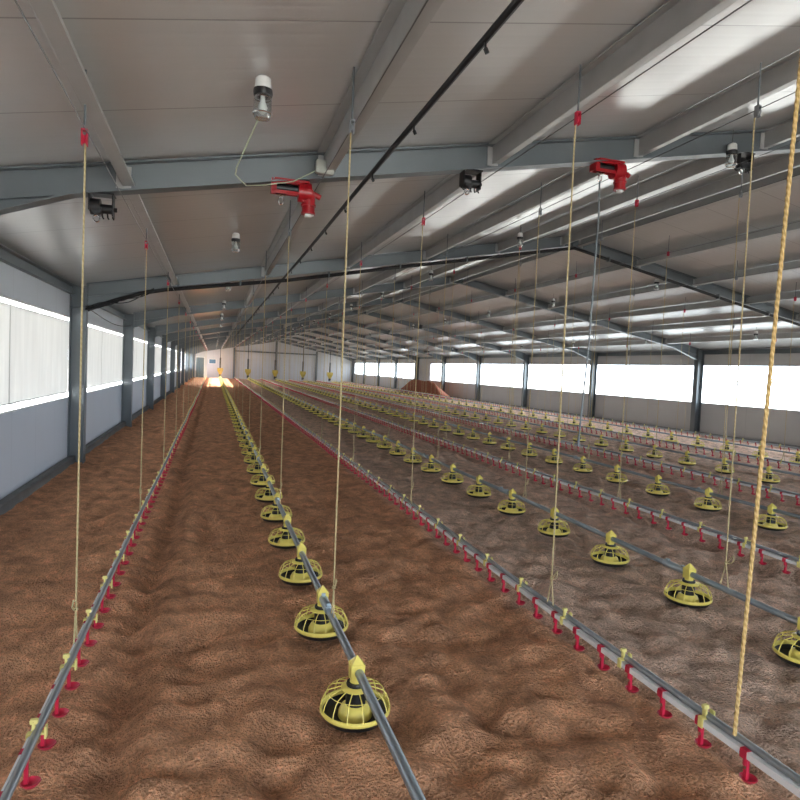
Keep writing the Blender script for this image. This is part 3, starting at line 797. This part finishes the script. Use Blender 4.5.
# ------------------------------------------------------------------ jar lamps
CAP = MB().lathe([(0.0, 0.115), (0.030, 0.115), (0.042, 0.105), (0.046, 0.045), (0.034, 0.045)], 20).mesh('lamp_cap', CAPM, True)
GSK = MB().lathe([(0.030, 0.047), (0.052, 0.047), (0.054, 0.030), (0.050, 0.012), (0.030, 0.012)], 20).mesh('lamp_collar', BLK, True)
JAR = MB().lathe([(0.044, 0.014), (0.050, -0.010), (0.050, -0.085), (0.040, -0.110), (0.020, -0.116), (0.001, -0.117)], 20).mesh('glass_jar', GLASS, True)
BULB = MB().lathe([(0.012, 0.014), (0.014, -0.015), (0.026, -0.045), (0.024, -0.070), (0.010, -0.084), (0.001, -0.086)], 14).mesh('bulb', CAPM, True)
JRING = MB().ring(0.050, -0.084, 0.004, 20, 5).ring(0.046, 0.0, 0.003, 20, 5).mesh('wire_guard', CHROME, True)
for r_, (x, y0, z) in enumerate([(0.22, 3.55, 3.16), (4.72, 4.87, 3.90), (9.22, 2.80, 3.82), (13.6, 4.25, 3.02)]):
    wl = zc(x) - 0.01 - z
    wm = MB().tube([(0, 0, 0.11), (0, 0, wl)], 0.004, 5).mesh('lamp_wire', WIRE)
    y = y0; j = 0
    while y < 68:
        dep = y * math.cos(YAW) + x * math.sin(YAW); xx = x * math.cos(YAW) - y * math.sin(YAW)
        if abs(xx / dep) < 0.72:
            t = empty('jar_lamp', (x, y, z))
            if dep < 30: 
                link('lamp_cap', CAP, t); link('lamp_collar', GSK, t); g_ = link('glass_jar', JAR, t); link('bulb', BULB, g_); link('wire_guard', JRING, t); link('lamp_wire', wm, t)
            else:
                link('lamp_cap', CAP, t); link('lamp_collar', GSK, t); link('glass_jar', JAR, t); link('lamp_wire', wm, t)
            nm = ['leftmost', 'second', 'third', 'rightmost'][r_]
            if j < 6: tag(t, 'glass jar lamp with white cap in the %s lamp row, %s from the camera' % (nm, ORD[j]), 'lamp', 'jar lamps of the %s row' % nm)
            else: tag(t, 'tiny distant jar lamp of the %s lamp row' % nm, 'lamp', 'distant jar lamps of the %s row' % nm)
            j += 1
        y += 4.28

# cord from the nearest lamp to a junction box on the rafter
jb = tag(obj('junction_box', MB().box(0.72, 0.86, F0 - 0.125, F0 - 0.068, zr(0.8) + 0.02, zr(0.8) + 0.12), BOXM, bevel=0.006), 'small pale junction box fixed to the near rafter', 'junction box')
tag(obj('lamp_cord', MB().tube([(0.205, 3.55, 3.06), (0.16, 3.7, 2.98), (0.10, 3.85, 2.86), (0.10, 4.1, 2.89), (0.16, 4.5, 2.96), (0.20, 4.86, 3.04), (0.34, 4.87, 3.065), (0.55, 4.86, 3.115), (0.72, 4.86, 3.22)], 0.0045, 6), CORD, smooth=True), 'pale green cord drooping from the nearest lamp to the junction box', 'cord')

# ------------------------------------------------------------------ black gas pipe along the second rafter
Y1 = F0 + BAY - 0.10
t = tag(empty('gas_pipe', (0, Y1, 0)), 'black pipe following the second rafter up to the ridge and down', 'pipe')
pts = [(-1.93, 0, 2.47), (-1.7, 0, 2.58), (-1.45, -0.02, 2.68), (-1.15, -0.02, 2.79), (-0.8, 0, 2.875), (-0.3, 0, 2.955), (0.4, 0, 3.07), (1.2, 0, 3.20), (2.0, 0, 3.36), (3.2, 0, zr(3.2) - 0.035), (4.5, 0, zr(4.5) - 0.04), (6.0, 0, zr(6) - 0.03), (6.79, 0, zr(6.79) - 0.03), (7.6, 0, zr(7.6) - 0.03), (10, 0, zr(10) - 0.035), (13, 0, zr(13) - 0.035), (14.5, 0, zr(14.5) - 0.03)]
obj('pipe', MB().tube([(a_, b_ - 0.02, c_ - 0.03) for a_, b_, c_ in pts], 0.032, 10), BLKR, t, smooth=True)
b = MB()
for x in (0.4, 1.9, 3.2, 4.5, 6.0, 7.6, 9, 10.4, 11.8, 13.2):
    zz = np.interp(x, [p[0] for p in pts], [p[2] for p in pts]); b.box(x - 0.012, x + 0.012, -0.056, 0.04, zz - 0.066, zz + 0.03)
obj('pipe_strap', b, STEEL, t)
b = MB()
for s_ in range(4):
    pp = []
    for i in range(12):
        u = i / 11; x = -1.95 + 1.0 * u
        zz = 2.46 + 0.36 * u + (0.03 * math.sin(u * 9 + s_ * 1.7) - 0.02 * s_ * math.sin(math.pi * u))
        pp.append((x, -0.04 - 0.012 * s_, zz))
    b.tube(pp, 0.009, 6)
tag(obj('cable_bundle', b, BLKR, smooth=True, loc=(0, Y1 - 0.02, 0)), 'messy bundle of black cables beside the first full left column', 'cable bundle')
# slack black cable from the column toward the next one
pp = []
for i in range(14):
    u = i / 13; pp.append((XL + 0.21 + 0.01 * math.sin(u * 5), Y1 + 0.19 + (BAY - 0.28) * u, 2.50 + 0.02 * u - 0.12 * math.sin(math.pi * u)))
tag(obj('slack_cable', MB().tube(pp, 0.008, 6), BLKR, smooth=True), 'slack black cable strung between the first two left columns', 'cable')

# ------------------------------------------------------------------ fogging pipe with nozzles
FX_ = 1.12
t = tag(empty('fogging_pipe', (FX_, 0, 3.20)), 'black fogging pipe with small nozzles running down the roof left of the ridge', 'pipe')
pts = []; y = YB + 1
while y < 68: pts.append((0, y, -0.012 * math.sin((y - F0) / BAY * math.pi) ** 2)); y += 1.0
obj('pipe', MB().tube(pts, 0.018, 8), BLKR, t, smooth=True)
NZ = MB().tube([(0, 0, -0.01), (0.0, 0, -0.05)], 0.006, 6).tube([(0, 0, -0.05), (0.012, 0, -0.072)], 0.010, 6).mesh('nozzle', BLK, True)
for n_ in range(0, 60): link('nozzle', NZ, t, (0, 2.6 + n_ * 1.02, 0))
